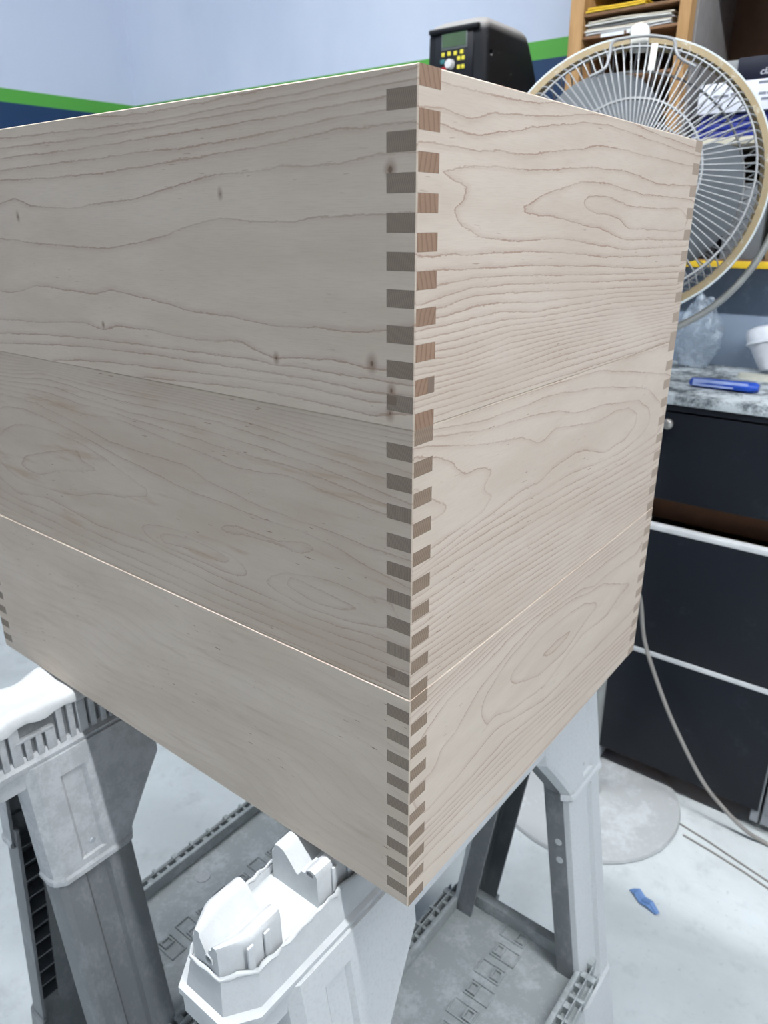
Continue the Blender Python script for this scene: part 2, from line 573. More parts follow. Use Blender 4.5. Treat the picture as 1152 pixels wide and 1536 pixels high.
def add_rings(me, field, sid, side):
    co = np.empty(len(me.vertices) * 3, np.float32)
    me.vertices.foreach_get('co', co)
    co = co.reshape(-1, 3).astype(float)
    s = -co[:, 0] if side in ('front', 'back') else co[:, 1]
    z = co[:, 2]
    e = 0.0012
    v = field(s, z)
    g = np.hypot((field(s + e, z) - field(s - e, z)) / (2 * e), (field(s, z + e) - field(s, z - e)) / (2 * e))
    for nm, a in (('ring', v), ('grad', np.maximum(g, 22.0))):
        at = me.attributes.new(nm, 'FLOAT', 'POINT')
        at.data.foreach_set('value', a.astype(np.float32))

CH = 0.0007
def plank(name, parent, side, s0, s1, mats, field, step, z0=0.0, z1=BH, ends=(None, None), chz=(True, True)):
    """a piece of board from s0 to s1: gridded outer face, chamfered arrises; ends may carry end grain at s = limit"""
    d0 = CH
    zb, zt = z0 + (CH if chz[0] else 0), z1 - (CH if chz[1] else 0)
    sa, sb = s0 + (CH if ends[0] else 0), s1 - (CH if ends[1] else 0)
    ns = max(1, int(round((sb - sa) / step)))
    nz = max(1, int(round((zt - zb) / step)))
    V, F, M = [], [], []
    def add(p):
        V.append(p)
        return len(V) - 1
    g = [[add(pt(side, sa + (sb - sa) * i / ns, 0, zb + (zt - zb) * k / nz)) for i in range(ns + 1)] for k in range(nz + 1)]
    for k in range(nz):
        for i in range(ns):
            F.append((g[k][i], g[k][i + 1], g[k + 1][i + 1], g[k + 1][i])); M.append(0)
    c = [add(pt(side, s, d, z)) for z in (z0, z1) for s, d in ((s0, d0), (s1, d0), (s1, BT), (s0, BT))]
    o = [g[0][0], g[0][-1], g[-1][-1], g[-1][0]]
    F += [tuple(g[0]) + (c[1], c[0]), tuple(reversed(g[-1])) + (c[4], c[5])]; M += [0, 0]
    F += [(c[0], c[1], c[2], c[3]), (c[7], c[6], c[5], c[4]), (c[3], c[2], c[6], c[7])]; M += [0, 0, 0]
    left = [g[k][0] for k in range(nz + 1)]
    right = [g[k][-1] for k in range(nz + 1)]
    F += [tuple(reversed(left)) + (c[0], c[4]), tuple(right) + (c[5], c[1])]; M += [0, 0]
    F += [(c[0], c[3], c[7], c[4]), (c[2], c[1], c[5], c[6])]; M += [1 if ends[0] else 0, 1 if ends[1] else 0]
    me = bpy.data.meshes.new(name)
    me.from_pydata(V, [], F)
    for m in mats:
        me.materials.append(m)
    me.polygons.foreach_set('material_index', M)
    bm = bmesh.new()
    bm.from_mesh(me)
    bmesh.ops.recalc_face_normals(bm, faces=bm.faces)
    bm.to_mesh(me)
    bm.free()
    add_rings(me, field, name, side)
    return link(bpy.data.objects.new(name, me), parent)

FH = BH / NF
GAP = 0.00004
def maple_box(z, label, mats, fields, endr, off=(0, 0), plugs=()):
    t = thing('maple_box', label, 'box', (off[0], off[1], z), 'finger-jointed maple boxes in the stack')
    names = {'front': 'front_board', 'right': 'side_board', 'back': 'back_board', 'left': 'side_board'}
    for side in ('front', 'right', 'back', 'left'):
        ln = BL if side in ('front', 'back') else BW
        vis = side in ('front', 'right')
        end = END_L if side in ('right', 'left') else (END_FAR if side == 'back' else endr)
        b = plank(names[side], t, side, BT, ln - BT, [mats[side], end], fields[side], 0.0022 if vis else 0.02)
        par = 0 if side in ('front', 'back') else 1
        for k in range(NF):
            if k % 2 != par:
                continue
            zt, zb = BH - k * FH, BH - (k + 1) * FH
            for e in (0, 1):
                rng_ = (0.0, BT) if e == 0 else (ln - BT, ln)
                near = vis or (side == 'back' and e == 0) or (side == 'left' and e == 0)
                plank('finger', b, side, rng_[0], rng_[1], [mats[side], end], fields[side], 0.0025 if vis and e == 0 else 0.007,
                      zb + (GAP if k < NF - 1 else 0), zt - (GAP if k else 0),
                      (True, False) if e == 0 else (False, True), (k == NF - 1, k == 0))
    box('bottom_panel', mats['back'], t, -BL + 0.012, -0.012, 0.012, BW - 0.012, 0.006, 0.015)
    for (face, s0, s1, z0, z1) in plugs:
        if face == 'l':
            box('plug', PLUG, t, -s1, -s0, -0.00012, 0.002, z0, z1)
        else:
            box('plug', PLUG, t, -0.002, 0.00012, s0, s1, z0, z1)
    return t

RF = {k: ring_field(k) for k in GRAIN}
BASE_C, DARK_C = srgb(216, 201, 185), srgb(207, 191, 174)
M_TL = maple('maple_top_front', 'x', BASE_C, DARK_C, 0.70, 1.0, 0.00065, 0.35,
             [(.150, .127, .0028), (.403, .116, .0030), (.108, .030, .0030), (.030, .035, .0042), (.017, .135, .0040), (.299, .037, .0022), (.016, .021, .0035), (.017, .008, .0035)])
M_TR = maple('maple_top_side', 'y', srgb(213, 199, 184), srgb(205, 190, 174), 0.85, 2.0, 0.00052, 0.5)
M_ML = maple('maple_middle_front', 'x', srgb(208, 193, 177), srgb(197, 180, 162), 0.50, 3.0, 0.0006, 0.8, (), 0.55, srgb(178, 150, 122))
M_MR = maple('maple_middle_side', 'y', srgb(213, 199, 184), srgb(205, 190, 174), 0.65, 4.0, 0.00060, 0.8)
M_BL = maple('maple_bottom_front', 'x', srgb(216, 201, 185), srgb(207, 191, 174), 0.14, 5.0, 0.0007, 1.0, (), 0.35, srgb(176, 154, 132))
M_BR = maple('maple_bottom_side', 'y', srgb(213, 199, 184), srgb(205, 190, 174), 0.65, 6.0, 0.0007, 0.35)
M_BK = maple('maple_plain', 'x', BASE_C, DARK_C, 0.4, 7.0)
SF = straight_field(14, 0.5, 3)
SF2 = straight_field(17, 0.9, 8)
maple_box(BASE, 'pale maple finger-jointed box at the bottom of the stack, resting on the sawhorses',
          dict(front=M_BL, right=M_BR, back=M_BK, left=M_BK), dict(front=SF2, right=RF['BR'], back=SF, left=SF), END_R2, (0.0004, -0.0004))
maple_box(BASE + BH, 'maple finger-jointed box with brown streaked swirling front, between the other two boxes',
          dict(front=M_ML, right=M_MR, back=M_BK, left=M_BK), dict(front=RF['ML'], right=RF['MR'], back=SF, left=SF), END_R2, (-0.0002, 0.0002),
          [('l', .0125, .0190, .0125, .0185)])
maple_box(BASE + 2 * BH, 'maple finger-jointed box with wavy grain and small knots, topmost of the stack',
          dict(front=M_TL, right=M_TR, back=M_BK, left=M_BK), dict(front=RF['TL'], right=RF['TR'], back=SF, left=SF), END_R, (0.0, 0.0),
          [('l', .0125, .0193, .0130, .0182), ('r', .0130, .0193, .0192, .0281)])

# ------------------------------------------------------------------ the two sawhorses
PAINT = dusty('white_overspray', srgb(200, 203, 205), srgb(205, 208, 210), 0.7, 0.6, 60, bump=0.15)
PAINT_D = dusty('speckled_overspray', srgb(196, 199, 201), srgb(205, 208, 210), 0.9, 0.65, 300, bump=0.25)
GREY = dusty('grey_plastic', srgb(124, 127, 130), srgb(140, 143, 146), 0.5, 0.55, 40, (1, 1, 0.5), bump=0.1)
GREY_L = dusty('light_grey_plastic', srgb(170, 173, 176), srgb(188, 191, 194), 0.7, 0.55, 35, bump=0.1)
GREY_D = dusty('dark_grey_plastic', srgb(58, 62, 66), srgb(88, 92, 96), 0.35, 0.5, 30)
TRAY = dusty('dusty_tray_plastic', srgb(164, 170, 171), srgb(188, 194, 196), 0.55, 0.7, 26, bump=0.15)
STEEL = plain('bolt_steel', srgb(190, 195, 200), 0.4, 0.3)

def xoff(z):
    return 0.040 + 0.150 * (0.700 - z)

def sawhorse(cx, label, style):
    t = thing('sawhorse', label, 'sawhorse', (cx, 0.2, 0), 'plastic folding sawhorses')
    white = style == 'white'
    m_beam = PAINT if white else GREY_L
    Y = lambda y: y - 0.2
    def plan(w, y0, y1, c):
        """octagonal-ended outline"""
        return [(-w + c, Y(y0)), (w - c, Y(y0)), (w, Y(y0 + c * 1.4)), (w, Y(y1 - c * 1.4)), (w - c, Y(y1)), (-w + c, Y(y1)), (-w, Y(y1 - c * 1.4)), (-w, Y(y0 + c * 1.4))]
    def prism(bm, pl, z0, z1):
        loft(bm, [[(x, y, z0) for x, y in pl], [(x, y, z1) for x, y in pl]])
    bm = bmesh.new()
    rings = []
    for w, z in ((0.0390, 0.672), (0.0392, 0.688), (0.0410, 0.692), (0.0410, 0.6985), (0.0365, 0.7005)) + (((0.0325, 0.7290), (0.0300, 0.7292), (0.0295, 0.7215)) if white else ((0.0330, 0.7050),)):
        rings.append([(x, y, z) for x, y in plan(w, -0.122 + (0.044 - w), 0.522 - (0.044 - w), 0.016)])
    loft(bm, rings)
    beam = obj('top_beam', bm, m_beam, t, 35)
    if white:
        # torn paint and film along the top of the beam
        bm = bmesh.new()
        pl = plan(0.0315, -0.1105, 0.5105, 0.0155)
        pts = []
        for (ax, ay), (bx_, by) in zip(pl, pl[1:] + pl[:1]):
            k = max(2, int(math.hypot(bx_ - ax, by - ay) / 0.006))
            for i in range(k):
                pts.append((ax + (bx_ - ax) * i / k + random.uniform(-.0010, .0010), ay + (by - ay) * i / k, 0.7298 + random.uniform(-.0014, .0018)))
        tube(bm, pts, [random.uniform(.0010, .0024) for _ in pts], 6, closed=True)
        obj('paint_edge', bm, PAINT, beam, 60)
        # V-notched blocks along the top
        prof = [(-.0265, .7205), (-.0265, .750), (-.0235, .7525), (-.0225, .7580), (-.0185, .760), (-.0130, .7585), (-.0105, .7560), (.0020, .7425), (.0050, .7440),
                (.0075, .7490), (.0120, .7500), (.0140, .7545), (.0190, .7570), (.0235, .7560), (.0255, .7520), (.0265, .7205)]
        flat = [(x, min(z, 0.7545)) for x, z in prof]
        for i, (y0, y1) in enumerate(((-.1085, -.058), (-.018, .045), (.085, .145), (.185, .215), (.255, .315), (.355, .418), (.458, .507))):
            bm = bmesh.new()
            rings = []
            st = [(y0, .52), (y0 + .018, .95), (y0 + .022, 1.0), (y1 - .002, 1.0), (y1, .97)] if i == 0 else [(y0, .97), (y0 + .002, 1.0), ((y0 + y1) / 2, 1.0), (y1 - .002, 1.0), (y1, .97)]
            for y, k in st:
                rings.append([(x * k + random.uniform(-.0004, .0004), Y(y) + random.uniform(-.0005, .0005), .7205 + (z - .7205) * (0.985 if k < 1 else 1.0) if z > .721 else z) for x, z in prof])
            loft(bm, rings)
            b = obj('notched_block', bm, PAINT, t, 50)
            if i == 0:
                for yy in (-.090, -.074):
                    box('rib', PAINT, b, .0262, .0285, Y(yy) - .003, Y(yy) + .003, .7205, .7520, .0008)
                bm = bmesh.new()
                tube(bm, [(.0037 * math.cos(q * math.pi / 8), .0037 * math.sin(q * math.pi / 8), .0006) for q in range(16)], .0009, 6, closed=True)
                o = obj('hole_rim', bm, PAINT, b, 40)
                o.matrix_local = Matrix.Translation((0.004, Y(-.1083), .7400)) @ Matrix.Rotation(math.pi / 2, 4, 'X')
                bm = bmesh.new()
                tube(bm, [(0.004, Y(-.115), .7400), (0.004, Y(-.090), .7400)], .0027, 12)
                cut(b, bm)
            if i == 1:
                for xx, zz, rr in ((-.0205, .7528, .0034), (.0175, .7515, .0040)):
                    bm = bmesh.new()
                    loft(bm, [[(xx + rr * math.cos(a), y_, zz - .0008 + rr * .8 * max(-.25, math.sin(a))) for a in [2 * math.pi * q / 14 for q in range(14)]] for y_ in (Y(-.030), Y(.004))])
                    cut(b, bm)
                for yy in (.000, .018, .036):
                    box('rib', PAINT, b, .0262, .0285, Y(yy) - .003, Y(yy) + .003, .7205, .7520, .0008)
    else:
        # slotted side walls under a paint-covered top
        bm = bmesh.new()
        prism(bm, plan(.0305, -.112, .512, .014), .7040, .7478)
        obj('housing', bm, GREY, t)
        k = 0
        y = -.108
        while y < .505:
            win = (-.068 < y < -.030)
            for sx in (-1, 1):
                zt = .7270 if (win and sx > 0) else .7490
                wdt = .0035 if (k % 3) else .0055
                a, b = sorted((sx * .0300, sx * .0365))
                box('slot_bar', GREY_L, t, a, b, Y(y) - wdt, Y(y) + wdt, .7010, zt, .0008)
            y += .0125
            k += 1
        for xx in (-.018, -.006, .006, .018):
            box('slot_bar', GREY_L, t, xx - .004, xx + .004, Y(-.1175), Y(-.111), .7010, .7490, .0008)
        box('window_sill', GREY_L, t, .0295, .0368, Y(-.070), Y(-.028), .7255, .7290, .0006)
        bm = bmesh.new()
        nx, ny = 14, 60
        def top(u, v):
            x = -.0385 + .077 * u
            y = -.120 + .640 * v
            z = .7560 + .0040 * math.sin(y * 60 + 1.0) * (0.5 - u) + .0022 * math.cos(y * 95) - .0022 * math.exp(-((u - .5) / .16) ** 2)
            if y < -0.004:
                z += .0045 * math.exp(-((u - .86) / .13) ** 2) * (0.6 + .4 * math.sin(y * 130))
            z = min(z, .7598)
            if u < .04 or u > .96:
                z -= .0035
            return (x + .0012 * math.sin(y * 170 + u * 3), Y(y), z)
        vr = [[bm.verts.new(top(i / nx, j / ny)) for i in range(nx + 1)] for j in range(ny + 1)]
        lo = [[bm.verts.new((v.co.x * (1.0 if 0 < i < nx else .995), v.co.y, (.7486 if 0 < i < nx else .7445 + .0025 * math.sin(v.co.y * 140)))) for i, v in enumerate(row)] for row in vr]
        for g, fl in ((vr, False), (lo, True)):
            for j in range(ny):
                for i in range(nx):
                    q = (g[j][i], g[j][i + 1], g[j + 1][i + 1], g[j + 1][i])
                    bm.faces.new(q[::-1] if fl else q)
        for j in range(ny):
            for i in (0, nx):
                bm.faces.new((vr[j][i], vr[j + 1][i], lo[j + 1][i], lo[j][i]))
        for i in range(nx):
            for j in (0, ny):
                bm.faces.new((vr[j][i], vr[j][i + 1], lo[j][i + 1], lo[j][i]))
        obj('painted_top', bm, PAINT, t, 60)
    # side skirts between the leg collars
    for sx in (-1, 1):
        bm = bmesh.new()
        rings = []
        for z, o in ((.690, 0), (.648, 0)):
            rings.append([(sx * (xoff(z) - a), Y(y), z) for a, y in ((0, .080), (0, .350), (.006, .350), (.006, .080))])
        loft(bm, rings)
        obj('side_skirt', bm, PAINT_D if white else GREY, t)
    # four splayed legs: collar, channel-shaped leg, foot sleeve
    for sx in (-1, 1):
        for far in (0, 1):
            fy = (lambda y: Y(0.42 - y)) if far else (lambda y: Y(y + .010))
            def prof(z, e, y1x, rec, fl=.036):
                y1 = .018 + y1x
                o = [(-.078 - e, -fl), (-.078 - e, -.010), (-.076 - e, -.004), (-.070, e), (-.047, e), (-.043, e - rec), (-.021, e - rec), (-.017, e), (.008 + y1x, e), (.015 + y1x, e - .003), (y1 + e, -.010), (y1 + e, -fl)]
                i = [(y1 + e - .004, -fl), (y1 + e - .004, -.012), (y1 - .006, e - .0085), (-.070, e - .0085), (-.074 - e, -.012), (-.074 - e, -fl)]
                return [(sx * (xoff(z) + o_), fy(y), z) for y, o_ in o + i]
            if white:
                m_leg, m_col = (PAINT_D, PAINT_D)
            else:
                m_leg, m_col = (GREY, GREY_L)
            m_in = GREY
            def inner(bm):
                # paint and dust only reach the outside of the channel
                for k, f in enumerate(bm.faces):
                    if len(f.verts) == 4 and k % 18 in (10, 11, 12, 13, 14, 15, 16, 17):
                        f.material_index = 1
            bm = bmesh.new()
            loft(bm, [prof(z, 0, 0, .0060) for z in (0.002, 0.2, 0.4, 0.575)])
            inner(bm)
            leg = obj('leg', bm, [m_leg, m_in], t, 25)
            bm = bmesh.new()
            st = [(.544, .0020, 0, 0), (.547, .0055, 0, 0), (.552, .0055, 0, 0), (.555, .0035, .001, 0), (.562, .0035, .005, 0), (.5625, .0035, .005, .004),
                  (.605, .0035, .036, .004), (.6320, .0035, .057, .004), (.6700, .0035, .060, .004), (.6705, .0035, .060, 0), (.694, .0030, .060, 0)]
            loft(bm, [prof(z, e, y1, r, .030) for z, e, y1, r in st])
            inner(bm)
            obj('collar', bm, [m_col, m_in], leg, 25)
            bm = bmesh.new()
            loft(bm, [prof(z, e, 0, 0, .040) for z, e in ((0, .006), (.150, .0055), (.205, .0040), (.207, .001))])
            obj('foot_sleeve', bm, m_leg, leg, 25)
            # bolt on the collar; pale discs painted as bright floor through flange holes
            bm = bmesh.new()
            lathe(bm, [(.0040, 0), (.0040, .0012), (.0028, .0022)], 14)
            o = obj('bolt', bm, STEEL if not white else PAINT, leg, 40)
            o.matrix_local = Matrix.Translation((sx * (xoff(.575) - .0008), fy(-.030), .575)) @ Matrix.Rotation(sx * math.pi / 2, 4, 'Y')
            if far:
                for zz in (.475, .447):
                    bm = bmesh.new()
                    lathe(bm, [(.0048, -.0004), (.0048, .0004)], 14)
                    o = obj('bright_hole_disc', bm, PAINT, leg)
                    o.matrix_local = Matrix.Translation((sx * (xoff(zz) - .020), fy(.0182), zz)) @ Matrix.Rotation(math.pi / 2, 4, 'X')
            # stiffening ribs inside the channel
            if not far:
                for i in range(11):
                    zz = .535 - i * .030
                    x = xoff(zz) - .009
                    a, b = sorted((sx * x, sx * (x - .020)))
                    box('rib', GREY, leg, a, b, fy(-.073), fy(.013), zz, zz + .0022)
                bm = bmesh.new()
                loft(bm, [[(sx * (xoff(z) - q), fy(y), z) for q, y in ((.026, -.050), (.026, -.022), (.029, -.022), (.029, -.050))] for z in (.22, .545)])
                obj('rib_strap', bm, GREY, leg)
    # folding tray between the legs
    ZT = 0.250
    tr = box('tray', TRAY, t, -.098, .098, Y(.015), Y(.426), ZT - .004, ZT, 0)
    box('tray_rim', TRAY, tr, -.113, .113, Y(.424), Y(.440), ZT - .006, ZT + .021, .003)
    box('tray_rim', TRAY, tr, -.113, .113, Y(.002), Y(.016), ZT - .006, ZT + .021, .003)
    for sx in (-1, 1):
        a, b = sorted((sx * .096, sx * .1035))
        box('tray_rail', TRAY, tr, a, b, Y(.015), Y(.426), ZT - .004, ZT + .021, .0015)
        a, b = sorted((sx * .1035, sx * .1230))
        box('rail_floor', TRAY, tr, a, b, Y(.015), Y(.426), ZT - .004, ZT + .004)
        a, b = sorted((sx * .1125, sx * .1140))
        box('rail_web', TRAY, tr, a, b, Y(.015), Y(.426), ZT, ZT + .019)
        a, b = sorted((sx * .1215, sx * .1235))
        box('rail_web', TRAY, tr, a, b, Y(.015), Y(.426), ZT, ZT + .012)
        for i in range(22):
            y = .022 + i * .0182
            a, b = sorted((sx * .1035, sx * (.1235 if i % 2 else .1130)))
            box('rail_rib', TRAY, tr, a, b, Y(y), Y(y) + (.0045 if i % 3 else .009), ZT, ZT + .0165)
    # moulded clips along the middle of the tray
    for i in range(11):
        y = .055 + i * .0360
        sg = 1 if i % 2 else -1
        c = tr
        bm = bmesh.new()
        def frame(bm, x0, x1, y0, y1, w, h):
            bx(bm, x0, x1, y0, y0 + w, ZT, ZT + h); bx(bm, x0, x1, y1 - w, y1, ZT, ZT + h)
            bx(bm, x0, x0 + w, y0 + w, y1 - w, ZT, ZT + h); bx(bm, x1 - w, x1, y0 + w, y1 - w, ZT, ZT + h)
        frame(bm, -.019 + sg * .002, .019 + sg * .002, Y(y) - .0125, Y(y) + .0125, .0018, .0030)
        cl = obj('clip_frame', bm, TRAY, tr)
        bm = bmesh.new()
        frame(bm, -.007 - sg * .008, .007 - sg * .008, Y(y) - .0085, Y(y) + .0085, .0024, .0042)
        obj('clip_socket', bm, TRAY, tr)
        box('clip_slot', TRAY, tr, -.0035 - sg * .008, .0035 - sg * .008, Y(y) - .005, Y(y) + .005, ZT, ZT + .0012)
    bm = bmesh.new()
    lathe(bm, [(.0120, ZT), (.0120, ZT + .0015), (.0100, ZT + .0022)], 24)
    o = obj('tray_boss', bm, GREY_L, tr, 40)
    o.location = (-.062, Y(.200), 0)
    return t

sawhorse(-0.100, 'sawhorse coated in white overspray with V-notched blocks on its top', 'white')
sawhorse(-0.490, 'grey plastic sawhorse with slotted sides and wavy white paint only on top', 'grey')

# ------------------------------------------------------------------ workbench with drawers
NAVY = dusty('black_laminate', srgb(22, 26, 34), srgb(44, 50, 60), 0.25, 0.45, 9)
BENCH_TOP = dusty('dusty_bench_top', srgb(96, 103, 108), srgb(206, 214, 218), 0.75, 0.85, 16, bump=0.2)
BACK_GREY = dusty('bench_back_paint', srgb(132, 146, 164), srgb(158, 172, 190), 0.4, 0.6, 6)
EDGE = plain('drawer_edge', srgb(214, 216, 218), 0.45)
CARC = plain('carcass_grey', srgb(150, 153, 158), 0.6)
BROWN = plain('brown_board', srgb(112, 74, 50), 0.7)
METAL = plain('knob_metal', srgb(176, 172, 168), 0.35, 0.7)
YC = 1.142                                    # front plane of the drawers
wt = thing('worktop', 'dusty grey worktop over black drawers along the back wall', 'worktop', (0.3, 1.4, 0.0))
ox, oy = 0.3, 1.4
box('top', BENCH_TOP, wt, -0.66 - ox, 1.6 - ox, YC - 0.006 - oy, 1.64 - oy, 0.905, 0.925, .0015)
box('front_edge', NAVY, wt, -0.66 - ox, 1.6 - ox, YC - 0.002 - oy, YC + 0.016 - oy, 0.893, 0.905)
def drawer_cabinet(x0, x1, label, front=NAVY):
    cxm = (x0 + x1) / 2
    t = thing('drawer_cabinet', label, 'cabinet', (cxm, 1.38, 0), 'cabinets under the worktop')
    X = lambda x: x - cxm
    Yc = lambda y: y - 1.38
    box('side_panel', CARC, t, X(x0), X(x0 + .016), Yc(YC + .004), Yc(1.60), 0.03, .893)
    box('side_panel', CARC, t, X(x1 - .016), X(x1), Yc(YC + .004), Yc(1.60), 0.03, .893)
    box('back_panel', BROWN, t, X(x0 + .016), X(x1 - .016), Yc(1.58), Yc(1.60), .06, .893)
    box('floor_panel', BROWN, t, X(x0 + .016), X(x1 - .016), Yc(YC + .02), Yc(1.58), .06, .075)
    box('toe_board', BROWN, t, X(x0 + .016), X(x1 - .016), Yc(YC + .11), Yc(1.58), 0, .06)
    box('rail', BROWN, t, X(x0 + .016), X(x1 - .016), Yc(YC + .06), Yc(YC + .08), .645, .709)
    for z0, z1, e in ((.708, .889, False), (.357, .639, True), (.062, .346, True)):
        d = box('drawer_front', front, t, X(x0 + .003), X(x1 - .003), Yc(YC), Yc(YC + .018), z0, z1, .0012)
        if e:
            box('top_edge', EDGE, d, X(x0 + .003), X(x1 - .003), Yc(YC - .001), Yc(YC + .019), z1 - .0005, z1 + .0105, .001)
        if not e:
            for kx in (x0 + .072, x1 - .072):
                bm = bmesh.new()
                lathe(bm, [(.005, 0), (.0048, .008), (.0095, .012), (.0110, .018), (.0085, .0225), (.002, .024)], 20)
                k = obj('knob', bm, METAL, d, 50)
                k.matrix_local = Matrix.Translation((X(kx), Yc(YC), .869)) @ Matrix.Rotation(math.pi / 2, 4, 'X')
    return t
drawer_cabinet(-0.269, 0.100, 'black drawer cabinet with pale drawer edges behind the fan cord')
drawer_cabinet(-0.642, -0.275, 'black drawer cabinet beside the fan stand, hidden behind the maple boxes')
drawer_cabinet(0.106, 0.475, 'pale grey drawer cabinet beside the black one with the fan cord', CARC)
bk = box('bench_backboard', BACK_GREY, None, -0.66, 1.6, 1.535, 1.555, 0.925, 1.144)
tag(bk, 'blue grey painted backboard standing between worktop and wooden shelves', 'panel')

# things on the worktop
BLUE = plain('blue_plastic', srgb(40, 84, 190), 0.35)
BLUE_L = plain('pale_blue_print', srgb(168, 186, 235), 0.4)
kn = thing('utility_knife', 'blue plastic utility knife with pale blue side lying on the dusty worktop', 'knife', (-.133, 1.245, .925))
bm = bmesh.new()
rings = []
for x, w, h in ((-.066, .006, .006), (-.062, .0095, .010), (-.03, .0105, .012), (.03, .0115, .0125), (.055, .0120, .013), (.063, .008, .009)):
    rings.append([(x, w * math.cos(a) , .0065 + h * .55 * math.sin(a)) for a in [2 * math.pi * q / 12 for q in range(12)]])
loft(bm, rings)
kb = obj('body', bm, BLUE, kn, 50)
bm = bmesh.new()
loft(bm, [[(x, -w * 1.01, .0035), (x, -w * .82, .0118), (x, -w * .72, .0122), (x, -w * .9, .0032)] for x, w in ((-.058, .0103), (-.01, .0112), (.045, .0120))])
obj('side_label', bm, BLUE_L, kb)
box('slider', BLUE, kb, .020, .052, -.0145, -.009, .0030, .0085, .001)
kn.scale = (1.0, 1.35, 1.5)
kn.rotation_euler = (0, 0, math.radians(3))

def bag_mat():
    n = NT('clear_plastic_bag')
    f = n.noise(n.coord(), 55, 4, 0.6, 0.8)
    n.put(n.bsdf.inputs['Alpha'], n.mr(f, 0.35, 0.7, 0.22, 0.72))
    return n.done(srgb(176, 190, 204), 0.25, 0, 0.6)
bm = bmesh.new()
bmesh.ops.create_icosphere(bm, subdivisions=4, radius=1.0)
from mathutils import noise as mn
for v in bm.verts:
    p = v.co.copy()
    k = 1 + .18 * mn.noise(p * 2.2) + .10 * mn.noise(p * 5.1 + Vector((3, 1, 7)))
    top = max(0, p.z)
    v.co = Vector((p.x * .052 * k * (1 - .25 * top), p.y * .034 * k * (1 - .3 * top), max(-.072, p.z * .086 * k)))
pb = obj('plastic_bag', bm, bag_mat(), None, 80)
pb.location = (-.262, 1.478, .925 + .072)
tag(pb, 'crumpled clear plastic bag standing on the worktop under the fan', 'bag')

WHITE = plain('white_plastic', srgb(228, 232, 240), 0.45)
CREAM = plain('cream_plastic', srgb(214, 214, 200), 0.5)
cup = thing('plastic_cup', 'white ribbed plastic cup leaning against the grey backboard', 'cup', (-.104, 1.478, .925))
bm = bmesh.new()
lathe(bm, [(.014, 0), (.017, .004), (.030, .050), (.036, .062), (.0375, .080), (.034, .092), (.020, .097), (.003, .098)], 28)
o = obj('body', bm, WHITE, cup, 50)
o.matrix_local = Matrix.Translation((0, 0, .008)) @ Matrix.Rotation(math.radians(-16), 4, 'Y') @ Matrix.Rotation(math.radians(-10), 4, 'X')
bm = bmesh.new()
lathe(bm, [(.0355, .058), (.0385, .060), (.0385, .064), (.0355, .066)], 28)
o2 = obj('rim', bm, WHITE, o, 50)
bm = bmesh.new()
bmesh.ops.create_circle(bm, cap_ends=True, radius=1.0, segments=28)
r = bmesh.ops.extrude_face_region(bm, geom=list(bm.faces))
for v in [g for g in r['geom'] if isinstance(g, bmesh.types.BMVert)]:
    v.co.z += .006
    v.co.x *= .93; v.co.y *= .9
for v in bm.verts:
    v.co.x *= .062; v.co.y *= .030
    v.co.z += .004 * (v.co.x / .062) ** 2 if v.co.z > .001 else 0
ld = obj('oval_dish', bm, CREAM, None, 40)
ld.location = (-.088, 1.410, .925)
tag(ld, 'cream oval plastic dish lying flat on the worktop in front of the cup', 'dish')

# ------------------------------------------------------------------ wooden shelf unit with papers and boxes
PLY = NT('shelf_plywood')
g_ = PLY.noise(PLY.map(PLY.coord(), (40, 40, 5)), 1.0, 4, 0.6)
PLY = PLY.done(PLY.mix(PLY.mr(g_, 0.3, 0.7), srgb(188, 150, 104), srgb(160, 122, 80)), 0.6, 0, 0.3)
PLY_D = plain('shelf_board_brown', srgb(120, 88, 60), 0.6, 0, 0.15)
PLY_C = plain('cream_shelf_board', srgb(206, 200, 182), 0.6)
SHELF_BACK = plain('shelf_back_brown', srgb(112, 82, 62), 0.7)
YEL = plain('yellow_card', srgb(214, 178, 40), 0.55)
YS = 1.45
sh = thing('shelf_unit', 'open plywood shelf unit with pigeonholes standing above the worktop', 'shelf', (0.0, 1.6, 1.14))
def sb(name, m, x0, x1, y0, y1, z0, z1, bev=.0008):
    return box(name, m, sh, x0, x1, y0 - 1.6, y1 - 1.6, z0 - 1.14, z1 - 1.14, bev)
sb('upright', PLY, -.628, -.596, YS, 1.75, 1.14, 2.3)
sb('upright', PLY, -.386, -.362, YS, 1.75, 1.14, 2.3)
sb('upright', PLY, .250, .274, YS, 1.75, 1.14, 2.3)
sb('back_panel', SHELF_BACK, -.596, .250, 1.735, 1.75, 1.16, 2.3)
sb('base_shelf', PLY_D, -.596, .250, YS + .004, 1.735, 1.145, 1.162)
sb('yellow_lip', YEL, -.596, .250, YS - .002, YS + .004, 1.146, 1.160)
for z in (1.30, 1.38, 1.455, 1.535, 1.6175, 1.6605, 1.74, 1.83):
    sb('pigeonhole_shelf', PLY_D, -.596, -.386, YS + .003, 1.735, z, z + .006)
sb('shelf_board', PLY_C, -.362, .250, YS + .002, 1.735, 1.388, 1.402)
sb('shelf_board', PLY_D, -.362, .250, YS + .002, 1.735, 1.80, 1.815)
sb('lining_panel', plain('grey_lining', srgb(140, 138, 138), 0.6), -.362, -.356, YS + .03, 1.735, 1.402, 1.80)
PAPER = [plain('paper_grey', srgb(196, 198, 200), 0.7), plain('paper_pale', srgb(214, 214, 210), 0.7), plain('paper_warm', srgb(200, 192, 176), 0.7)]
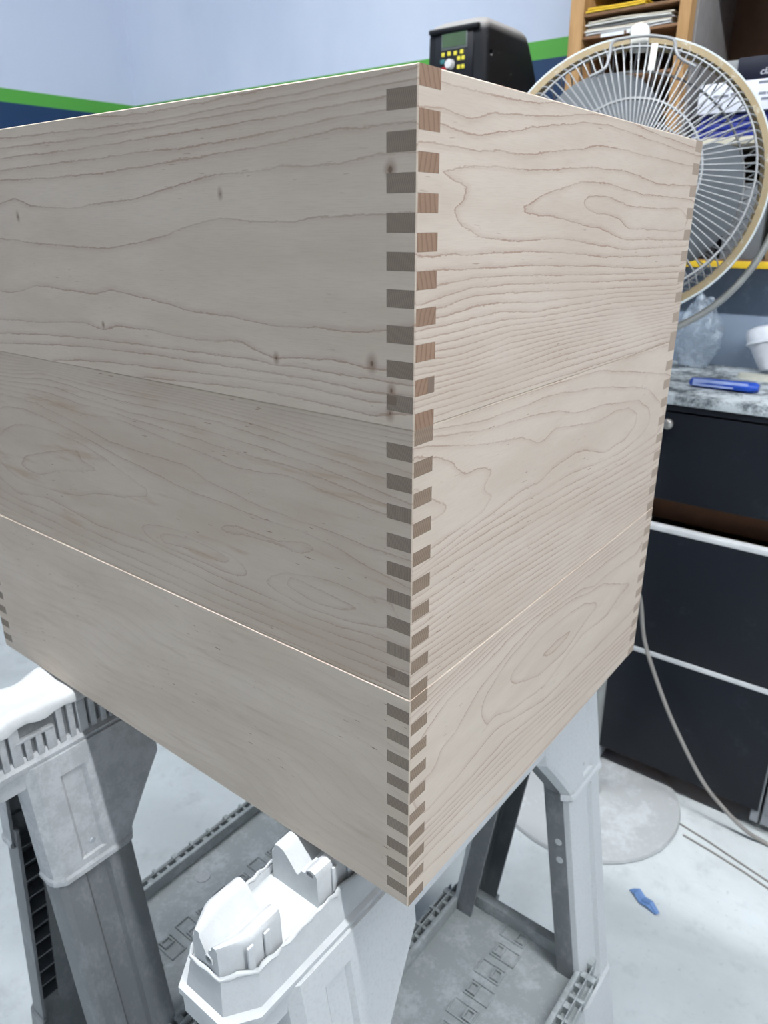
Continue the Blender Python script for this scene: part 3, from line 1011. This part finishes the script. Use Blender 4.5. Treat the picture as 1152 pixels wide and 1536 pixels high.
def paper_stack(x0, x1, y0, z0, n, th, label, m, wav=.002):
    t = thing('paper_stack', label, 'papers', ((x0 + x1) / 2, y0 + .1, z0), 'papers in the pigeonholes')
    for i in range(n):
        bm = bmesh.new()
        w = (x1 - x0) / 2
        dx, dy = random.uniform(-.006, .002), random.uniform(-.004, .012)
        k = 16
        za = i * th
        f = lambda u: za + wav * math.sin(u * 3 + 1.2) * (i / n) + wav * .5 * math.sin(u * 7 + i)
        up_ = [(dx - w + .004 + 2 * (w - .006) * j / k, f(j / k)) for j in range(k + 1)]
        loop = [(x, z + th * .55 + wav * 1.2) for x, z in up_] + [(x, z + wav * 1.2) for x, z in reversed(up_)]
        loft(bm, [[(x, -.1 + dy, z) for x, z in loop], [(x, .12, z) for x, z in loop]])
        obj('sheet', bm, m[i % len(m)], t)
    return t
paper_stack(-.592, -.392, YS + .004, 1.6235, 6, .0045, 'grey and white paper stack in the narrow pigeonhole just above the fan clip', PAPER, .0018)
paper_stack(-.594, -.45, YS + .004, 1.6665, 2, .006, 'yellow card stack in the pigeonhole above the grey papers', [YEL], .001)
paper_stack(-.590, -.395, YS + .01, 1.461, 5, .005, 'pale papers in a pigeonhole behind the upper fan wires', PAPER, .0015)
paper_stack(-.590, -.395, YS + .01, 1.386, 7, .005, 'thick pale paper stack in the pigeonhole below the others', PAPER, .0015)
label_m = plain('paper_label', srgb(226, 230, 236), 0.5)
lbl = thing('shelf_label', 'small white label strip on the pigeonhole shelf edge under the grey papers', 'label', (-.50, YS + .002, 1.620))
box('strip', label_m, lbl, -.052, .0, -.0012, .0012, -.003, .004)
box('strip', label_m, lbl, .006, .034, -.0012, .0012, -.002, .005)

NAVYBOX = plain('navy_card', srgb(14, 18, 40), 0.5)
GREYCARD = plain('grey_card', srgb(150, 152, 154), 0.6)
WCARD = plain('white_card', srgb(224, 228, 240), 0.5)
INK = plain('grey_ink', srgb(120, 124, 136), 0.6)
INKW = plain('white_ink', srgb(214, 216, 224), 0.6)
FOLD = plain('deep_blue_folder', srgb(24, 40, 128), 0.45)
bxn = thing('carton', 'navy carton with white script lettering on top of the white carton', 'box', (-.13, 1.57, 1.5065))
box('carton_body', NAVYBOX, bxn, -.130, .130, -.098, .09, 0, .041, .001)
box('grey_end', GREYCARD, bxn, -.157, -.130, -.092, .09, 0, .039, .001)
ry = Matrix.Rotation(math.pi / 2, 4, 'X')
text_mesh('lettering', 'classic', .017, INKW, bxn, Matrix.Translation((-.086, -.0984, .0075)) @ ry, 0.25)
bxw = thing('carton', 'white carton with small grey print under the navy carton on the shelf', 'box', (-.13, 1.57, 1.4505))
box('carton_body', WCARD, bxw, -.200, .130, -.098, .09, 0, .0555, .001)
for i, (x0, x1, z0) in enumerate(((-.085, -.062, .047), (-.060, -.030, .047), (-.082, -.068, .027), (-.066, -.048, .027), (-.076, -.060, .017), (-.056, -.036, .017), (-.170, -.140, .028), (-.136, -.112, .030), (-.165, -.150, .012))):
    box('print_line', INK, bxw, x0, x1, -.0986, -.0978, z0, z0 + .005)
for i in range(3):
    f_ = box('folder', FOLD, None, -.335 + i * .006, .06, 1.475 + i * .004, 1.70, 1.402 + i * .0155, 1.4165 + i * .0155, .003)
    tag(f_, ('deep blue folder lying flat on the cream shelf board, lowest of three', 'deep blue folder in the middle of three under the white carton', 'deep blue folder on top of three, carrying the white carton')[i], 'folder', 'blue folders on the shelf')
# dark tins and cartons on the lower shelf behind the fan
DK = [plain('dark_tin', srgb(40, 40, 44), 0.4), plain('tan_carton', srgb(150, 128, 98), 0.6), plain('grey_tin', srgb(104, 108, 112), 0.45)]
for i, (x, w, h, m, lb) in enumerate(((-.300, .085, .190, 0, 'dark upright carton on the lower shelf nearest the plywood upright'), (-.205, .080, .150, 2, 'grey upright carton between dark and tan cartons on the lower shelf'),
                                      (-.110, .085, .200, 1, 'tan upright carton on the lower shelf beside the grey one'), (.000, .100, .170, 0, 'dark wide carton on the lower shelf beyond the tan one'))):
    t = thing('carton', lb, 'box', (x, 1.57, 1.162), 'cartons on the lower shelf')
    box('carton_body', DK[m], t, -w / 2, w / 2, -.08, .08, 0, h, .002)
    box('flap', DK[m], t, -w / 2 + .002, w / 2 - .002, -.081, .0, h - .002, h + .003, .001)

# ------------------------------------------------------------------ black control unit by the wall
CTRL = dusty('dusty_black_case', srgb(20, 22, 27), srgb(186, 182, 178), 0.02, 0.5, 40, topdust=0.95)
CTRL_P = plain('panel_black', srgb(26, 28, 34), 0.4)
LCDM = plain('lcd_green_grey', srgb(74, 96, 72), 0.25)
SILV = plain('silver_frame', srgb(120, 124, 126), 0.35, 0.4)
YB_ = plain('yellow_key', srgb(222, 210, 70), 0.5)
RED = plain('red_key', srgb(170, 40, 50), 0.5)
TEAL = plain('teal_key', srgb(50, 110, 116), 0.5)
KNOB = plain('pale_knob', srgb(214, 214, 216), 0.35)
cu = thing('control_unit', 'dusty black control unit with green display and yellow keys on a black pedestal', 'control unit', (-.826, 1.385, 0))
X = lambda x: x + .826
Yq = lambda y: y - 1.385
bm = bmesh.new()
rings = []
for z, yf, yb, w in ((1.38, 1.300, 1.560, .078), (1.45, 1.292, 1.556, .080), (1.55, 1.289, 1.547, .080), (1.600, 1.289, 1.517, .0795), (1.632, 1.289, 1.495, .079), (1.646, 1.291, 1.485, .077), (1.655, 1.298, 1.475, .071), (1.662, 1.310, 1.462, .060), (1.668, 1.330, 1.44, .042)):
    r_ = .016
    pts = []
    for cx_, cy_, a0 in ((w - r_, yb - r_, 0), (-w + r_, yb - r_, 90), (-w + r_, yf + r_, 180), (w - r_, yf + r_, 270)):
        for q in range(5):
            a = math.radians(a0 + q * 22.5)
            pts.append((cx_ + r_ * math.cos(a) + .002, Yq(cy_ + r_ * math.sin(a)), z))
    rings.append(pts)
loft(bm, rings)
case = obj('case', bm, CTRL, cu, 50)
box('hood', CTRL, case, X(-.893), X(-.762), Yq(1.279), Yq(1.300), 1.636, 1.648, .004)
pan = box('front_panel', CTRL_P, case, X(-.878), X(-.776), Yq(1.2865), Yq(1.295), 1.545, 1.641, .002)
scr = box('display_frame', SILV, pan, X(-.860), X(-.791), Yq(1.2845), Yq(1.288), 1.603, 1.638, .001)
box('display', LCDM, scr, X(-.857), X(-.794), Yq(1.2835), Yq(1.2860), 1.608, 1.6355)
for x, z in ((-.855, 1.595), (-.839, 1.596), (-.822, 1.595), (-.805, 1.596), (-.812, 1.584), (-.801, 1.584), (-.812, 1.567), (-.801, 1.567)):
    box('key', YB_, pan, X(x - .0042), X(x + .0042), Yq(1.2840), Yq(1.2870), z - .0042, z + .0042, .0012)
box('key', TEAL, pan, X(-.862), X(-.850), Yq(1.2840), Yq(1.2870), 1.577, 1.586, .001)
box('key', RED, pan, X(-.858), X(-.845), Yq(1.2840), Yq(1.2870), 1.564, 1.571, .001)
bm = bmesh.new()
lathe(bm, [(.0105, 0), (.0100, .010), (.0085, .0125), (.002, .013)], 20)
k = obj('dial', bm, KNOB, pan, 50)
k.matrix_local = Matrix.Translation((X(-.834), Yq(1.2870), 1.574)) @ Matrix.Rotation(math.pi / 2, 4, 'X')
bm = bmesh.new()
tube(bm, [(X(-.775), Yq(1.312), 1.592), (X(-.735), Yq(1.312), 1.592)], .007, 16)
cut(case, bm)
box('pedestal', CTRL_P, cu, X(-.885), X(-.765), Yq(1.32), Yq(1.52), .03, 1.385, .006)
box('foot_plate', CTRL_P, cu, X(-.92), X(-.73), Yq(1.29), Yq(1.56), 0, .03, .006)

# ------------------------------------------------------------------ pedestal fan
WIRE = plain('fan_wire', srgb(158, 160, 162), 0.35, 0.15)
RIM = dusty('fan_rim_dusty', srgb(150, 134, 104), srgb(186, 180, 166), 0.35, 0.6, 50)
RIMW = plain('fan_rim_edge', srgb(196, 204, 206), 0.4)
BLADE = plain('fan_blade_grey', srgb(108, 114, 120), 0.45)
FWHITE = plain('fan_white_plastic', srgb(226, 226, 220), 0.45)
TUBE = plain('fan_tube_grey', srgb(150, 152, 150), 0.4, 0.2)
FBASE = dusty('fan_base_dusty', srgb(186, 189, 190), srgb(206, 210, 212), 0.5, 0.7, 12)
FD = 1.262
def along(u, v, depth):
    return cam_loc + fw * depth + rt * ((u - 576) / FPX * depth) - up * ((v - 768) / FPX * depth)
fc = Vector((-.291, 1.018, 1.303))                      # centre of the fan head
ax = Vector((.405, -.884, .233)).normalized()
hx = Vector((0, 0, 1)).cross(ax).normalized()
hy = ax.cross(hx)
fb = Vector((-.240, 1.035, 0))
fan = thing('pedestal_fan', 'round pedestal fan with dusty wire guard and grey blades behind the boxes', 'fan', fb)
HM = Matrix(((hx.x, hy.x, ax.x, fc.x - fb.x), (hx.y, hy.y, ax.y, fc.y - fb.y), (hx.z, hy.z, ax.z, fc.z - fb.z), (0, 0, 0, 1)))
def circ(r, z, n=96):
    return [(r * math.cos(2 * math.pi * i / n), r * math.sin(2 * math.pi * i / n), z) for i in range(n)]
bm = bmesh.new()
lathe(bm, [(.2165, -.022), (.2275, -.022), (.2290, -.010), (.2275, .004), (.2165, .006), (.2150, -.008), (.2165, -.022)], 96)
# open ring: drop the two caps
for f in [f for f in bm.faces if len(f.verts) > 10]:
    bm.faces.remove(f)
rim = obj('guard_rim', bm, RIM, fan, 50)
rim.matrix_local = HM
bm = bmesh.new()
tube(bm, circ(.2285, .001), .0030, 8, closed=True)
e_ = obj('rim_edge', bm, RIMW, rim, 60)
def ring_obj(r, z, w, nm, parent):
    bm = bmesh.new()
    tube(bm, circ(r, z), w, 6, closed=True)
    return obj(nm, bm, WIRE, parent, 60)
bm = bmesh.new()
lathe(bm, [(.030, .052), (.0295, .057), (.020, .059), (.002, .060)], 32)
fg = obj('front_guard', bm, FWHITE, fan, 50)
fg.matrix_local = HM
ring_obj(.198, .036, .0021, 'guard_ring', fg)
ring_obj(.113, .0505, .0026, 'guard_ring', fg)
bm = bmesh.new()
tube(bm, [(.028, 0, .055), (.080, 0, .0535), (.113, 0, .0520), (.165, 0, .0440), (.190, 0, .0390), (.200, 0, .0350), (.209, 0, .022), (.2180, 0, .002)], .00135, 5)
w0 = obj('guard_wire', bm, WIRE, fg, 60)
for i in range(1, 96):
    w = w0.copy()
    C.objects.link(w)
    w.parent = fg
    w.matrix_local = Matrix.Rotation(2 * math.pi * i / 96, 4, 'Z')
bm = bmesh.new()
lathe(bm, [(.050, -.150), (.066, -.145), (.070, -.110), (.062, -.085), (.02, -.083)], 32)
mo = obj('motor_housing', bm, FWHITE, fan, 50)
mo.matrix_local = HM
ring_obj(.200, -.060, .0022, 'guard_ring', mo)
ring_obj(.130, -.080, .0022, 'guard_ring', mo)
bm = bmesh.new()
tube(bm, [(.060, 0, -.086), (.130, 0, -.080), (.185, 0, -.066), (.204, 0, -.058), (.2150, 0, -.020)], .00135, 5)
w1 = obj('rear_guard_wire', bm, WIRE, mo, 60)
for i in range(1, 72):
    w = w1.copy()
    C.objects.link(w)
    w.parent = mo
    w.matrix_local = Matrix.Rotation(2 * math.pi * i / 72, 4, 'Z')
bm = bmesh.new()
lathe(bm, [(.042, -.045), (.044, -.010), (.040, .006), (.026, .013), (.002, .015)], 32)
hub = obj('blade_hub', bm, BLADE, fan, 50)
hub.matrix_local = HM
def blade(a0):
    bm = bmesh.new()
    nu, nv = 14, 10
    g = []
    for j in range(nv + 1):
        v = j / nv
        r = .030 + .160 * v
        half = math.radians(20 + 24 * math.sin(min(1, v * 1.25) * math.pi / 2) - 14 * max(0, v - .7) / .3)
        row = []
        for i in range(nu + 1):
            u = i / nu
            a = a0 + (u * 2 - 1) * half + math.radians(16) * v
            rr = r * (1 - .06 * (2 * u - 1) ** 2 * v)
            row.append((rr * math.cos(a), rr * math.sin(a), -.016 + (u - .5) * .040 + .006 * math.sin(u * math.pi)))
        g.append(row)
    top = [[bm.verts.new(p) for p in r] for r in g]
    bot = [[bm.verts.new((p[0], p[1], p[2] - .0022)) for p in r] for r in g]
    for j in range(nv):
        for i in range(nu):
            bm.faces.new((top[j][i], top[j][i + 1], top[j + 1][i + 1], top[j + 1][i]))
            bm.faces.new((bot[j][i + 1], bot[j][i], bot[j + 1][i], bot[j + 1][i + 1]))
    for i in range(nu):
        for j in (0, nv):
            bm.faces.new((top[j][i], top[j][i + 1], bot[j][i + 1], bot[j][i]))
    for j in range(nv):
        for i in (0, nu):
            bm.faces.new((top[j][i], top[j + 1][i], bot[j + 1][i], bot[j][i]))
    b = obj('blade', bm, BLADE, hub, 70)
for a in (100, 330, 215):
    blade(math.radians(a))
# clip, tag and carrying handle on top of the guard
clip = box('guard_clip', FWHITE, fan, -.014, .016, .212, .238, -.024, .014, .005)
clip.matrix_local = HM
bm = bmesh.new()
bmesh.ops.create_uvsphere(bm, u_segments=20, v_segments=12, radius=.014)
for v in bm.verts:
    v.co = Vector((v.co.x * 1.15, v.co.y * .75 + .2385, v.co.z))
cb = obj('clip_boss', bm, FWHITE, clip, 60)
tg = box('guard_tag', FWHITE, fan, .004, .0145, .158, .199, .0390, .0445, .001)
tg.matrix_local = HM @ Matrix.Rotation(math.radians(-4), 4, 'Z')
bm = bmesh.new()
tube(bm, catmull([(-.075, .150, .048), (-.052, .162, .048), (-.046, .185, .044), (-.044, .205, .036), (-.030, .216, .024), (.010, .220, .022), (.044, .214, .024), (.054, .204, .034), (.056, .186, .044), (.064, .172, .047), (.088, .158, .048)], 5), .0026, 8)
hd = obj('handle', bm, WIRE, fan, 60)
hd.matrix_local = HM
# yoke, pole, base
bm = bmesh.new()
tube(bm, [(.262 * math.cos(a), .262 * math.sin(a), -.045) for a in [math.radians(-d) for d in range(-2, 183, 4)]], .0062, 10)
yk = obj('yoke', bm, TUBE, fan, 60)
yk.matrix_local = HM
for s in (-1, 1):
    bm = bmesh.new()
    tube(bm, [(s * .222, 0, -.045), (s * .275, 0, -.045)], .012, 12)
    o = obj('pivot_knob', bm, GREY_D, yk, 50)
pb_ = HM @ Vector((0, -.262, -.045))
bm = bmesh.new()
tube(bm, [(pb_.x, pb_.y, pb_.z + .004), (pb_.x * .6, pb_.y * .6, pb_.z - .05), (0, 0, pb_.z - .12), (0, 0, .02)], [.012, .014, .016, .018], 16)
obj('pole', bm, TUBE, fan, 60)
bm = bmesh.new()
lathe(bm, [(.2040, 0), (.2070, .004), (.2040, .010), (.190, .0125), (.070, .016), (.035, .024), (.022, .060), (.019, .062)], 72)
bs = obj('base_disc', bm, FBASE, fan, 40)
bs.location = (0, 0, 0)

# fan cord hanging to the floor
CORD = plain('cord_grey', srgb(150, 146, 142), 0.5)
bm = bmesh.new()
pts = catmull([(-.235, 1.045, .64), (-.205, 1.07, .545), (-.193, 1.095, .494), (-.175, 1.10, .403), (-.138, 1.10, .318), (-.090, 1.10, .228), (-.019, 1.10, .122), (.030, 1.105, .070), (.085, 1.115, .025), (.135, 1.125, .0045), (.26, 1.10, .0042), (.50, .98, .0042), (.9, .9, .0042)], 8)
tube(bm, pts, .0044, 8)
cd = obj('power_cord', bm, CORD, None, 60)
tag(cd, 'grey power cord hanging past the black drawers and running along the floor', 'cord')
for i, (a, b, lb) in enumerate((((-.12, 1.085), (.9, .88), 'thin grey tube drawn as a cord shadow line on the floor in front of the toe board'),
                               ((-.20, 1.020), (.9, .83), 'thin grey tube drawn as a cord shadow line running out from the round fan base'))):
    bm = bmesh.new()
    tube(bm, [(a[0] + (b[0] - a[0]) * k / 14, a[1] + (b[1] - a[1]) * k / 14 + .006 * math.sin(k * 1.1 + i), .0022) for k in range(15)] if i == 0 else
         [(-.02 + (b[0] + .02) * k / 14, 1.045 + (b[1] - 1.045) * k / 14 + .006 * math.sin(k * .9), .0022) for k in range(15)], .0021, 6)
    o = obj('cord_shadow_line', bm, CORD, None, 60)  # shadow lines of the cord, laid on the floor as grey tubes
    tag(o, lb, 'cord shadow')

# scrap of blue tape on the floor
TAPE = plain('blue_tape', srgb(116, 152, 206), 0.5)
tp = thing('tape_scrap', 'crumpled scrap of blue masking tape lying on the pale floor', 'tape', (-.026, .824, 0))
bm = bmesh.new()
a = [(-.030, .014, .001), (-.018, .010, .007), (-.004, .001, .003), (.012, -.004, .008), (.030, -.012, .002)]
loft(bm, [[(x - .003, y - w, z), (x + .003, y + w, z + .003), (x + .003, y + w, z + .004), (x - .003, y - w, z + .001)] for (x, y, z), w in zip(a, (.003, .008, .009, .008, .003))])
obj('strip', bm, TAPE, tp)
bm = bmesh.new()
loft(bm, [[(x, y - .003, z + .004), (x, y + .002, z + .006), (x, y + .002, z + .0066), (x, y - .003, z + .0046)] for x, y, z in a[1:]])
obj('fold', bm, TAPE, tp)
